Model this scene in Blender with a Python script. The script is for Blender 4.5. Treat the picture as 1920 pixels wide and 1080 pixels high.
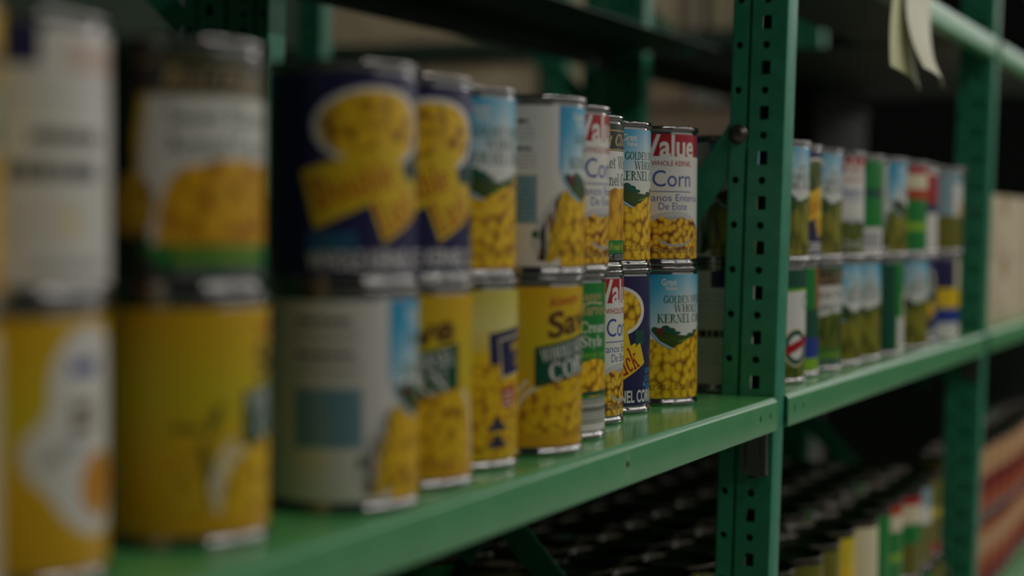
import bpy, bmesh, math, random
from mathutils import Vector, Matrix

for o in list(bpy.data.objects):
    bpy.data.objects.remove(o, do_unlink=True)
S = bpy.context.scene
COL = S.collection
random.seed(7)
PI = math.pi
rad = math.radians

# ------------------------------------------------------------------ camera
CAM = Vector((0.0, -0.4103, 0.143))
PHI, PITCH, ROLL, FPX = rad(25.29), rad(2.0214), rad(0.349), 3160.0
cd = bpy.data.cameras.new('camera')
cd.sensor_width = 36.0
cd.lens = FPX / 1920 * 36.0
cd.clip_start = 0.02
cd.clip_end = 60
cd.dof.use_dof = True
cd.dof.focus_distance = 1.28
cd.dof.aperture_fstop = cd.lens / 1000 / 0.0225
cam = bpy.data.objects.new('camera', cd)
COL.objects.link(cam)
fw = Vector((math.cos(PHI) * math.cos(PITCH), math.sin(PHI) * math.cos(PITCH), -math.sin(PITCH)))
rt = Vector((math.sin(PHI), -math.cos(PHI), 0))
up = rt.cross(fw)
r2 = rt * math.cos(ROLL) + up * math.sin(ROLL)
u2 = up * math.cos(ROLL) - rt * math.sin(ROLL)
m = Matrix((r2, u2, -fw)).transposed().to_4x4()
m.translation = CAM
cam.matrix_world = m
S.camera = cam

# ------------------------------------------------------------------ world, lights, exposure
w = bpy.data.worlds.new('storeroom_air')
S.world = w
w.use_nodes = True
bg = w.node_tree.nodes['Background']
bg.inputs[0].default_value = (0.95, 1.0, 0.93, 1)
bg.inputs[1].default_value = 0.025
S.view_settings.view_transform = 'Standard'
S.view_settings.look = 'None'
S.view_settings.gamma = 1.0
S.view_settings.use_curve_mapping = False
S.view_settings.exposure = 0.0


def area_light(name, loc, target, sx, sy, radiance, color=(1, 1, 1)):
    l = bpy.data.lights.new(name, 'AREA')
    l.shape = 'RECTANGLE'
    l.size, l.size_y = sx, sy
    l.energy = radiance * PI * sx * sy
    l.color = color
    o = bpy.data.objects.new(name, l)
    COL.objects.link(o)
    o.location = loc
    d = Vector(target) - Vector(loc)
    o.rotation_euler = d.to_track_quat('-Z', 'Y').to_euler()
    return o


# windows at the far end of the aisle, an added soft fill panel across the aisle, tube lamps over it, an added fill light on the back cartons
area_light('aisle_end_window', (9.5, -2.2, 1.85), (8.0, -2.2, 1.85), 2.3, 1.9, 0.36, (1.0, 0.98, 0.97))
area_light('aisle_end_window', (9.5, -0.40, 2.05), (8.0, -0.40, 2.05), 1.1, 1.9, 2.1, (1.0, 0.98, 0.97))
area_light('aisle_end_lamp', (8.2, -3.2, 1.7), (1.0, 0.0, 0.2), 0.22, 0.22, 75.0, (1.0, 0.97, 0.93))
area_light('aisle_side_fill', (3.5, -2.7, 1.15), (2.9, 0.0, 0.1), 6.4, 1.6, 0.44, (1.0, 0.98, 0.93))
for lx, lr in ((0.8, 34.0), (2.4, 24.0), (3.9, 30.0), (5.4, 30.0), (7.05, 30.0)):
    area_light('aisle_tube_lamp', (lx, -1.5, 1.6), (lx, -1.1, 0.0), 1.3, 0.07, lr, (1.0, 0.97, 0.91))
area_light('carton_fill', (3.2, 1.5, 1.35), (4.1, 1.45, 0.55), 0.5, 0.5, 2.4, (1.0, 0.94, 0.84))

# ------------------------------------------------------------------ materials
MATS = {}


def mat(name, color, rough=0.4, metal=0.0, spec=0.5, coat=0.0):
    if name in MATS:
        return MATS[name]
    mt = bpy.data.materials.new(name)
    mt.use_nodes = True
    b = mt.node_tree.nodes['Principled BSDF']
    b.inputs['Base Color'].default_value = (*color, 1)
    b.inputs['Roughness'].default_value = rough
    b.inputs['Metallic'].default_value = metal
    b.inputs['Specular IOR Level'].default_value = spec
    b.inputs['Coat Weight'].default_value = coat
    b.inputs['Coat Roughness'].default_value = 0.15
    MATS[name] = mt
    return mt


def nt(mt):
    t = mt.node_tree
    return t.nodes, t.links, t.nodes['Principled BSDF']


def ramp(nodes, stops):
    r = nodes.new('ShaderNodeValToRGB')
    e = r.color_ramp.elements
    while len(e) < len(stops):
        e.new(0.5)
    for k, (p, c) in enumerate(stops):
        e[k].position = p
        e[k].color = (*c, 1)
    return r


# painted rack steel with faint wear
def paint(name, color, rough, wear=0.12, scale=60):
    mt = mat(name, color, rough)
    n, l, b = nt(mt)
    tc = n.new('ShaderNodeTexCoord')
    no = n.new('ShaderNodeTexNoise')
    no.inputs['Scale'].default_value = scale
    no.inputs['Detail'].default_value = 6
    l.new(tc.outputs['Object'], no.inputs['Vector'])
    c2 = tuple(min(1, c * (1 + wear) + 0.01) for c in color)
    c1 = tuple(c * (1 - wear) for c in color)
    r = ramp(n, [(0.3, c1), (0.7, c2)])
    l.new(no.outputs['Fac'], r.inputs[0])
    l.new(r.outputs[0], b.inputs['Base Color'])
    mp = n.new('ShaderNodeMapRange')
    mp.inputs['To Min'].default_value = rough - 0.02
    mp.inputs['To Max'].default_value = rough + 0.03
    l.new(no.outputs['Fac'], mp.inputs['Value'])
    l.new(mp.outputs[0], b.inputs['Roughness'])
    return mt


BEAM = paint('green_beam_paint', (0.095, 0.355, 0.145), 0.28, 0.04, 25)
DECK = paint('green_deck_paint', (0.11, 0.44, 0.13), 0.16, 0.10, 30)
SHADEDGREEN = paint('shaded_green_paint', (0.02, 0.045, 0.03), 0.5)  # green rack paint darkened to carry the shade on decks and rear steel
POST = paint('green_post_paint', (0.025, 0.26, 0.14), 0.42)
TIN = mat('tin_plate', (0.27, 0.265, 0.255), 0.10, 1.0)
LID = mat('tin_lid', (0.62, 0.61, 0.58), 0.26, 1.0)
SHADELID = mat('shaded_lid', (0.07, 0.063, 0.05), 0.2, 1.0)  # lid tin darkened to carry the lower shelf's shade
STEEL = mat('zinc_steel', (0.28, 0.27, 0.24), 0.3, 1.0)
BOLT = mat('bolt_steel', (0.16, 0.14, 0.12), 0.4, 0.9)
HOLE = mat('hole_dark', (0.01, 0.012, 0.01), 0.8)

# label inks
def ink(name, c, rough=0.32):
    return mat('ink_' + name, c, rough, 0.0, 0.5)


WHITE = ink('white', (0.74, 0.72, 0.66))
CREAM = ink('cream', (0.76, 0.68, 0.45))
GREY = ink('grey', (0.42, 0.42, 0.40))
LGREY = ink('light_grey', (0.55, 0.55, 0.52))
RED = ink('red', (0.40, 0.012, 0.016))
ORED = ink('orange_red', (0.46, 0.05, 0.008))
DRED = ink('dark_red', (0.22, 0.012, 0.012))
YEL = ink('yellow', (0.80, 0.54, 0.012))
LEMON = ink('lemon', (0.66, 0.52, 0.02))
AMBER = ink('amber', (0.66, 0.32, 0.012))
NAVY = ink('navy', (0.020, 0.020, 0.085))
BLUE = ink('blue', (0.02, 0.05, 0.30))
TEAL = ink('teal', (0.02, 0.22, 0.36))
PALETEAL = ink('pale_teal', (0.24, 0.38, 0.42))
GREEN = ink('green', (0.012, 0.22, 0.035))
LGREEN = ink('light_green', (0.25, 0.48, 0.02))
DGREEN = ink('dark_green', (0.008, 0.085, 0.045))
BLACK = ink('black', (0.022, 0.024, 0.022))
BROWN = ink('brown', (0.10, 0.035, 0.012))
OLIVE = ink('olive', (0.16, 0.15, 0.012))
ORANGE = ink('orange', (0.62, 0.25, 0.008))
STRIPEBLUE = ink('stripe_blue', (0.02, 0.32, 0.58))
PEACHINK = ink('peach_print', (0.62, 0.48, 0.40))
PINEBLACK = ink('pine_black', (0.014, 0.034, 0.018))
SLATE = ink('slate', (0.035, 0.036, 0.07))
GOLD = ink('gold', (0.52, 0.38, 0.16))


def uv_nodes(n, l, scale=(1, 1), rot=0.0):
    u = n.new('ShaderNodeUVMap')
    u.uv_map = 'label_mm'
    mp = n.new('ShaderNodeMapping')
    mp.inputs['Scale'].default_value = (scale[0], scale[1], 1)
    mp.inputs['Rotation'].default_value = (0, 0, rot)
    l.new(u.outputs[0], mp.inputs[0])
    return mp


def kernels(name, size, light, mid, dark, stretch=1.0, rot=0.0, rnd=1.0):
    mt = mat('print_' + name, mid, 0.3)
    n, l, b = nt(mt)
    mp = uv_nodes(n, l, (1 / size, stretch / size), rot)
    v = n.new('ShaderNodeTexVoronoi')
    v.voronoi_dimensions = '2D'
    v.inputs['Scale'].default_value = 1.0
    v.inputs['Randomness'].default_value = rnd
    l.new(mp.outputs[0], v.inputs['Vector'])
    r = ramp(n, [(0.0, light), (0.30, light), (0.52, mid), (0.80, dark)])
    l.new(v.outputs['Distance'], r.inputs[0])
    mx = n.new('ShaderNodeMix')
    mx.data_type = 'RGBA'
    mx.blend_type = 'MULTIPLY'
    mx.inputs[0].default_value = 0.55
    h = ramp(n, [(0.0, (0.72, 0.64, 0.5)), (1.0, (1.1, 1.05, 1.0))])
    l.new(v.outputs['Color'], h.inputs[0])
    l.new(r.outputs[0], mx.inputs[6])
    l.new(h.outputs[0], mx.inputs[7])
    l.new(mx.outputs[2], b.inputs['Base Color'])
    return mt


KERN = kernels('corn_kernels', 6.0, (0.95, 0.62, 0.02), (0.70, 0.38, 0.008), (0.26, 0.12, 0.005), 0.85)
KERNS = kernels('corn_kernels_small', 4.6, (0.90, 0.58, 0.04), (0.60, 0.28, 0.012), (0.13, 0.045, 0.006), 0.95)
KERNB = kernels('corn_kernels_big', 9.0, (0.80, 0.45, 0.012), (0.66, 0.33, 0.01), (0.42, 0.19, 0.006), 0.7)
KERNP = kernels('corn_pale', 6.0, (0.78, 0.56, 0.035), (0.55, 0.37, 0.015), (0.20, 0.11, 0.008), 0.85)
KERNY = kernels('corn_body', 5.5, (0.84, 0.56, 0.012), (0.74, 0.44, 0.01), (0.34, 0.16, 0.006), 0.9)
EAR = kernels('corn_ear', 4.0, (0.80, 0.54, 0.02), (0.58, 0.34, 0.012), (0.18, 0.10, 0.006), 0.55, 0.9, 0.25)
BEANS = kernels('green_beans', 6.0, (0.30, 0.29, 0.03), (0.15, 0.16, 0.012), (0.03, 0.04, 0.006), 0.22, -0.5, 0.9)
BEANSD = kernels('green_beans_dark', 6.0, (0.15, 0.20, 0.02), (0.06, 0.10, 0.01), (0.012, 0.03, 0.006), 0.2, 0.35, 0.9)


def gradient(name, stops, vmin, vmax, angle_bias=0.0):
    """printed sky: colour runs with the label's height"""
    mt = mat('print_' + name, stops[0][1], 0.3)
    n, l, b = nt(mt)
    u = n.new('ShaderNodeUVMap')
    u.uv_map = 'label_mm'
    sx = n.new('ShaderNodeSeparateXYZ')
    l.new(u.outputs[0], sx.inputs[0])
    ab = n.new('ShaderNodeMath')
    ab.operation = 'ABSOLUTE'
    l.new(sx.outputs[0], ab.inputs[0])
    ma = n.new('ShaderNodeMath')
    ma.operation = 'MULTIPLY_ADD'
    ma.inputs[1].default_value = angle_bias
    l.new(ab.outputs[0], ma.inputs[0])
    l.new(sx.outputs[1], ma.inputs[2])
    mr = n.new('ShaderNodeMapRange')
    mr.inputs['From Min'].default_value = vmin
    mr.inputs['From Max'].default_value = vmax
    l.new(ma.outputs[0], mr.inputs['Value'])
    r = ramp(n, stops)
    l.new(mr.outputs[0], r.inputs[0])
    l.new(r.outputs[0], b.inputs['Base Color'])
    return mt


SKY = gradient('sky', [(0.0, (0.72, 0.72, 0.66)), (0.25, (0.66, 0.71, 0.69)), (0.5, (0.30, 0.56, 0.68)), (0.75, (0.06, 0.40, 0.62)), (1.0, (0.02, 0.30, 0.54))], 63, 133, 0.93)
FIELD = gradient('field', [(0.0, (0.025, 0.055, 0.008)), (0.5, (0.045, 0.085, 0.010)), (1.0, (0.02, 0.045, 0.008))], 38, 58, 0.0)
PALEYEL = gradient('pale_yellow', [(0.0, (0.72, 0.50, 0.02)), (0.5, (0.70, 0.64, 0.22)), (1.0, (0.62, 0.55, 0.08))], 58, 101, 0.0)
YELGRAD = gradient('yellow_fade', [(0.0, (0.70, 0.36, 0.012)), (0.32, (0.70, 0.42, 0.012)), (0.62, (0.62, 0.50, 0.015)), (1.0, (0.72, 0.42, 0.012))], 0, 101, 0.0)

# ------------------------------------------------------------------ label artwork
RL = 0.0380          # label radius
Z0 = 0.0063          # label's lower edge on the can
STEP = 2.0           # mm between wrap lines
CIRC = 2 * PI * 38.0
TCACHE = {}


def text_mesh(s, bold=0.0, shear=0.0, spacing=1.0):
    key = (s, bold, shear, spacing)
    if key in TCACHE:
        return TCACHE[key]
    c = bpy.data.curves.new('lettering', 'FONT')
    c.body = s
    c.size = 1.0
    c.offset = bold
    c.shear = shear
    c.space_character = spacing
    c.resolution_u = 4
    o = bpy.data.objects.new('lettering', c)
    COL.objects.link(o)
    dg = bpy.context.evaluated_depsgraph_get()
    me = bpy.data.meshes.new_from_object(o.evaluated_get(dg))
    vs = [(v.co.x, v.co.y) for v in me.vertices]
    fs = [tuple(p.vertices) for p in me.polygons]
    bpy.data.objects.remove(o, do_unlink=True)
    bpy.data.curves.remove(c)
    bpy.data.meshes.remove(me)
    TCACHE[key] = (vs, fs)
    return TCACHE[key]


_vs, _ = text_mesh('H')
CAPH = max(y for x, y in _vs) - min(y for x, y in _vs)

# ---- a small serif alphabet drawn with a broad pen (unit = capital height)
TK, TN = 0.215, 0.08


def g_rect(x0, y0, x1, y1):
    return [[(x0, y0), (x1, y0), (x1, y1), (x0, y1)]]


def g_v(x, y0, y1, wd=TK):
    return g_rect(x - wd / 2, y0, x + wd / 2, y1)


def g_s(x, y, wd=0.34):
    return g_rect(x - wd / 2, y - 0.0 if y < 0.3 else y - TN, x + wd / 2, y + TN if y < 0.3 else y)


def g_l(x0, y0, x1, y1, wd=TK):
    return [[(x0 - wd / 2, y0), (x0 + wd / 2, y0), (x1 + wd / 2, y1), (x1 - wd / 2, y1)]]


def g_arc(cx, cy, rx, ry, a0, a1, tk=TK, tn=TN):
    out = []
    n = max(4, int(abs(a1 - a0) / 15))
    for k in range(n):
        a = rad(a0 + (a1 - a0) * k / n)
        b = rad(a0 + (a1 - a0) * (k + 1) / n)
        pts = [(cx + rx * math.cos(a), cy + ry * math.sin(a)), (cx + rx * math.cos(b), cy + ry * math.sin(b)),
               (cx + (rx - tk) * math.cos(b), cy + (ry - tn) * math.sin(b)), (cx + (rx - tk) * math.cos(a), cy + (ry - tn) * math.sin(a))]
        if a1 < a0:
            pts.reverse()
        out.append(pts)
    return out


XH = 0.66
SER = {
    'G': (0.95, g_arc(.46, .5, .42, .51, 35, 345) + g_v(.78, .05, .42) + g_rect(.58, .40, .96, .45) + g_v(.80, .66, .97, .05)),
    'O': (1.0, g_arc(.5, .5, .46, .51, 0, 360)),
    'L': (.74, g_v(.22, 0, 1) + g_s(.22, 0) + g_s(.22, 1) + g_rect(.2, 0, .70, TN) + g_v(.68, 0, .28, .05)),
    'D': (.95, g_v(.22, 0, 1) + g_s(.15, 0, .2) + g_s(.15, 1, .2) + g_arc(.3, .5, .58, .5, -90, 90)),
    'E': (.80, g_v(.22, 0, 1) + g_s(.2, 0, .32) + g_s(.2, 1, .32) + g_rect(.2, 0, .74, TN) + g_rect(.2, 1 - TN, .70, 1) + g_rect(.2, .49, .55, .54) + g_v(.72, 0, .26, .05) + g_v(.68, .76, 1, .05) + g_v(.55, .40, .63, .05)),
    'N': (1.0, g_v(.2, 0, 1, .06) + g_v(.82, 0, 1, .06) + g_l(.82, 0, .22, 1, .19) + g_s(.2, 0) + g_s(.82, 1) + g_s(.16, 1, .24)),
    'S': (.68, g_arc(.34, .74, .27, .27, 20, 250, .13, .05) + g_arc(.34, .26, .27, .27, -160, 80, .13, .05) + g_l(.5, .26, .14, .74, .16) + g_v(.6, .70, .97, .05) + g_v(.08, .03, .30, .05)),
    'W': (1.3, g_l(.38, 0, .14, 1, .17) + g_l(.38, 0, .64, 1, .06) + g_l(.90, 0, .64, 1, .17) + g_l(.90, 0, 1.14, 1, .06) + g_s(.14, 1, .32) + g_s(.64, 1, .3) + g_s(1.14, 1, .28)),
    'H': (1.0, g_v(.22, 0, 1) + g_v(.80, 0, 1) + g_rect(.2, .48, .8, .53) + g_s(.22, 0) + g_s(.22, 1) + g_s(.80, 0) + g_s(.80, 1)),
    'K': (.95, g_v(.22, 0, 1) + g_s(.22, 0) + g_s(.22, 1) + g_l(.28, .42, .74, 1, .07) + g_l(.80, 0, .44, .62, .19) + g_s(.80, 0, .34) + g_s(.74, 1, .3)),
    'R': (.93, g_v(.22, 0, 1) + g_s(.22, 0) + g_s(.16, 1, .2) + g_arc(.28, .75, .46, .25, -90, 90) + g_l(.80, 0, .46, .5, .18) + g_s(.82, 0, .24)),
    'C': (.90, g_arc(.48, .5, .44, .51, 40, 322) + g_v(.82, .66, .97, .05)),
    'B': (.85, g_v(.22, 0, 1) + g_s(.14, 0, .2) + g_s(.14, 1, .2) + g_arc(.3, .76, .42, .24, -90, 90) + g_arc(.3, .27, .48, .27, -90, 90)),
    'a': (.62, g_arc(.28, .20, .24, .21, 0, 360, .13) + g_v(.47, 0, .5, .15) + g_arc(.30, .46, .24, .2, 0, 160, .15) + g_s(.52, 0, .2)),
    'b': (.68, g_v(.17, 0, 1, .15) + g_arc(.36, XH / 2, .27, XH / 2, 0, 360, .15)),
    'c': (.55, g_arc(.30, XH / 2, .26, XH / 2, 40, 320, .15) + g_rect(.38, .44, .52, .58)),
    'e': (.58, g_arc(.30, XH / 2, .26, XH / 2, 0, 325, .15) + g_rect(.1, .31, .55, .36)),
    'h': (.72, g_v(.17, 0, 1, .15) + g_v(.54, 0, .46, .15) + g_arc(.36, .44, .255, .22, 0, 180, .15) + g_s(.17, 0, .3) + g_s(.54, 0, .3) + g_s(.12, 1, .2)),
    'i': (.34, g_v(.17, 0, XH, .15) + g_s(.17, 0, .3) + g_s(.12, XH, .2) + g_rect(.09, .78, .25, .94)),
    'k': (.70, g_v(.17, 0, 1, .15) + g_s(.17, 0, .3) + g_s(.12, 1, .2) + g_l(.2, .28, .52, XH, .07) + g_l(.58, 0, .34, .42, .17) + g_s(.58, 0, .3) + g_s(.52, XH, .26)),
    'l': (.34, g_v(.17, 0, 1, .15) + g_s(.17, 0, .3) + g_s(.12, 1, .2)),
    'm': (1.05, g_v(.17, 0, XH, .14) + g_v(.52, 0, .46, .14) + g_v(.87, 0, .46, .14) + g_arc(.345, .44, .245, .22, 0, 180, .14) + g_arc(.695, .44, .245, .22, 0, 180, .14) + g_s(.17, 0, .28) + g_s(.52, 0, .28) + g_s(.87, 0, .28)),
    'n': (.72, g_v(.17, 0, XH, .15) + g_v(.54, 0, .46, .15) + g_arc(.36, .44, .255, .22, 0, 180, .15) + g_s(.17, 0, .3) + g_s(.54, 0, .3) + g_s(.12, XH, .2)),
    'o': (.62, g_arc(.31, XH / 2, .27, XH / 2, 0, 360, .15)),
    'p': (.68, g_v(.17, -.3, XH, .15) + g_arc(.36, XH / 2, .27, XH / 2, 0, 360, .15) + g_rect(.04, -.3, .32, -.25)),
    'r': (.50, g_v(.17, 0, XH, .15) + g_s(.17, 0, .3) + g_s(.12, XH, .2) + g_arc(.36, .42, .2, .24, 30, 150, .1) + g_rect(.36, .46, .48, .62)),
    's': (.50, g_arc(.25, .49, .19, .175, 20, 250, .10) + g_arc(.25, .175, .19, .175, -160, 80, .10) + g_l(.36, .17, .13, .49, .12)),
    't': (.44, g_v(.20, .05, .86, .14) + g_rect(.04, XH - .05, .40, XH) + g_arc(.30, .14, .17, .14, 180, 300, .1)),
    'u': (.72, g_v(.17, .2, XH, .15) + g_v(.54, 0, XH, .15) + g_arc(.355, .22, .255, .22, 180, 360, .15) + g_s(.12, XH, .2) + g_s(.50, XH, .2) + g_s(.58, 0, .2)),
    'v': (.66, g_l(.33, 0, .15, XH, .15) + g_l(.33, 0, .52, XH, .06) + g_s(.15, XH, .3) + g_s(.52, XH, .26)),
    'w': (.95, g_l(.30, 0, .13, XH, .14) + g_l(.30, 0, .48, XH, .05) + g_l(.66, 0, .48, XH, .14) + g_l(.66, 0, .84, XH, .05) + g_s(.13, XH, .26) + g_s(.84, XH, .24)),
    'y': (.66, g_l(.33, 0, .15, XH, .15) + g_l(.18, -.3, .54, XH, .06) + g_s(.15, XH, .3) + g_s(.54, XH, .26)),
    'A': (.95, g_l(.82, 0, .48, 1, .18) + g_l(.14, 0, .44, 1, .06) + g_rect(.25, .32, .68, .37) + g_s(.14, 0, .3) + g_s(.82, 0, .3)),
    'T': (.85, g_v(.42, 0, 1) + g_s(.42, 0) + g_rect(.06, 1 - TN, .78, 1) + g_v(.08, .74, 1, .05) + g_v(.76, .74, 1, .05)),
    'U': (.98, g_v(.22, .3, 1) + g_v(.78, .3, 1, .06) + g_arc(.48, .32, .345, .32, 180, 360, .12, .06) + g_s(.22, 1) + g_s(.78, 1)),
    ' ': (.36, []),
}


def serif_polys(s, shear=0.0):
    x = 0.0
    out = []
    for ch in s:
        adv, polys = SER[ch]
        for p in polys:
            out.append([(x + px + shear * py, py) for px, py in p])
        x += adv
    return out, x


class Art:
    """flat label drawing in millimetres (u round the can from its front line, v up from its lower edge)"""

    def __init__(self, base, height=101.0):
        self.parts = []
        self.mats = []
        self.h = height
        half = CIRC / 2
        n = int(round(CIRC / STEP))
        self.lines = [-half + CIRC * k / n for k in range(n + 1)]
        self.rect(-half, 0, half, height, base, 0)

    def mi(self, mt):
        if mt not in self.mats:
            self.mats.append(mt)
        return self.mats.index(mt)

    def polys(self, plist, mt, layer):
        vs, fs = [], []
        for p in plist:
            k = len(vs)
            vs += list(p)
            fs.append(tuple(range(k, k + len(p))))
        self.parts.append((vs, fs, self.mi(mt), layer))

    def poly(self, pts, mt, layer):
        self.polys([pts], mt, layer)

    def rect(self, u0, v0, u1, v1, mt, layer):
        self.poly([(u0, v0), (u1, v0), (u1, v1), (u0, v1)], mt, layer)

    def ell(self, cu, cv, ru, rv, mt, layer, a0=0, a1=360, n=40, rot=0):
        c, s = math.cos(rad(rot)), math.sin(rad(rot))
        pts = []
        for k in range(n if a1 - a0 == 360 else n + 1):
            a = rad(a0 + (a1 - a0) * k / n)
            x, y = ru * math.cos(a), rv * math.sin(a)
            pts.append((cu + x * c - y * s, cv + x * s + y * c))
        self.poly(pts, mt, layer)

    def band(self, path, wd, mt, layer):
        q = []
        for (a, b) in zip(path, path[1:]):
            d = Vector((b[0] - a[0], b[1] - a[1]))
            if d.length < 1e-6:
                continue
            nrm = Vector((-d.y, d.x)).normalized() * wd / 2
            q.append([(a[0] - nrm.x, a[1] - nrm.y), (b[0] - nrm.x, b[1] - nrm.y), (b[0] + nrm.x, b[1] + nrm.y), (a[0] + nrm.x, a[1] + nrm.y)])
        self.polys(q, mt, layer)

    def text(self, s, u, v, h, mt, layer, width=None, align='c', font='sans', bold=0.0, shear=0.0, rot=0.0, spacing=1.0):
        if font == 'sans':
            vs, fs = text_mesh(s, bold, shear, spacing)
            vs = [(x / CAPH, y / CAPH) for x, y in vs]
        else:
            pl, _ = serif_polys(s, shear)
            vs, fs = [], []
            for p in pl:
                k = len(vs)
                vs += p
                fs.append(tuple(range(k, k + len(p))))
        x0 = min(x for x, y in vs)
        x1 = max(x for x, y in vs)
        k = h if width is None else width / (x1 - x0)
        off = {'c': (x0 + x1) / 2, 'l': x0, 'r': x1}[align]
        c, sn = math.cos(rad(rot)), math.sin(rad(rot))
        out = []
        for x, y in vs:
            x, y = (x - off) * k, y * h
            out.append((u + x * c - y * sn, v + x * sn + y * c))
        self.parts.append((out, fs, self.mi(mt), layer))

    def lines_of_print(self, u0, u1, vtop, n, pitch, h, mt, layer, seed=1):
        """tiny unreadable print: rows broken into word lengths"""
        r = random.Random(seed)
        q = []
        for k in range(n):
            u = u0
            v = vtop - k * pitch
            end = u1 - (r.random() * 0.3 * (u1 - u0) if k == n - 1 else r.random() * 2)
            while u < end - 1:
                wd = min(r.uniform(2.0, 6.5), end - u)
                q.append([(u, v - h), (u + wd, v - h), (u + wd, v), (u, v)])
                u += wd + 0.9
        self.polys(q, mt, layer)

    def build(self, name):
        V, F, MI, UV, N = [], [], [], [], []
        for vs, fs, mi_, layer in self.parts:
            bm = bmesh.new()
            bv = [bm.verts.new((x, min(max(y, 0.0), self.h), 0)) for x, y in vs]
            for f in fs:
                try:
                    bm.faces.new([bv[i] for i in f])
                except ValueError:
                    pass
            for v in [v for v in bm.verts if not v.link_faces]:
                bm.verts.remove(v)
            bmesh.ops.triangulate(bm, faces=[f for f in bm.faces if len(f.verts) > 4])
            if bm.verts:
                a = min(v.co.x for v in bm.verts)
                b = max(v.co.x for v in bm.verts)
                for u in self.lines:
                    if a + 1e-4 < u < b - 1e-4:
                        bmesh.ops.bisect_plane(bm, geom=bm.verts[:] + bm.edges[:] + bm.faces[:], dist=1e-5, plane_co=(u, 0, 0), plane_no=(1, 0, 0))
            bm.normal_update()
            bm.verts.index_update()
            k = len(V)
            rr = RL + layer * 0.00002
            for v in bm.verts:
                t = v.co.x / 38.0
                V.append((rr * math.cos(t), rr * math.sin(t), Z0 + v.co.y * 0.000993))
                UV.append((v.co.x, v.co.y))
                N.append((math.cos(t), math.sin(t), 0))
            for f in bm.faces:
                ids = [k + v.index for v in f.verts]
                if f.normal.z < 0:
                    ids.reverse()
                F.append(ids)
                MI.append(mi_)
            bm.free()
        me = bpy.data.meshes.new(name)
        me.from_pydata(V, [], F)
        for mt in self.mats:
            me.materials.append(mt)
        me.polygons.foreach_set('material_index', MI)
        me.polygons.foreach_set('use_smooth', [True] * len(F))
        uv = me.uv_layers.new(name='label_mm')
        for lp in me.loops:
            uv.data[lp.index].uv = UV[lp.vertex_index]
        me.update()
        me.normals_split_custom_set_from_vertices(N)
        return me


def art_nutrition(a, u0, u1, layer=1, seed=3):
    """white back panel: directions, contents box, address strip"""
    a.lines_of_print(u0 + 4, u1 - 1, 92, 1, 3, 2.6, BLACK, layer, seed)
    a.lines_of_print(u0 + 4, u1, 87.5, 4, 2.6, 1.1, GREY, layer, seed + 1)
    a.lines_of_print(u0 + 4, u1 - 1, 75, 1, 3, 2.6, BLACK, layer, seed + 2)
    a.lines_of_print(u0 + 4, u1, 71, 4, 2.6, 1.1, GREY, layer, seed + 3)
    a.rect(u0 + 3, 27, u1, 57, TEAL, layer)
    a.rect(u0 + 3.5, 27.5, u1 - .5, 56.5, PALETEAL, layer + 1)
    a.lines_of_print(u0 + 4.5, u1 - 1.5, 55, 10, 2.8, 1.2, TEAL, layer + 2, seed + 4)
    a.rect(u0 + 6, 17, u0 + 22, 22, CREAM, layer)
    a.ell(u1 - 1, 20, 2.2, 2.6, GREEN, layer)


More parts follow.
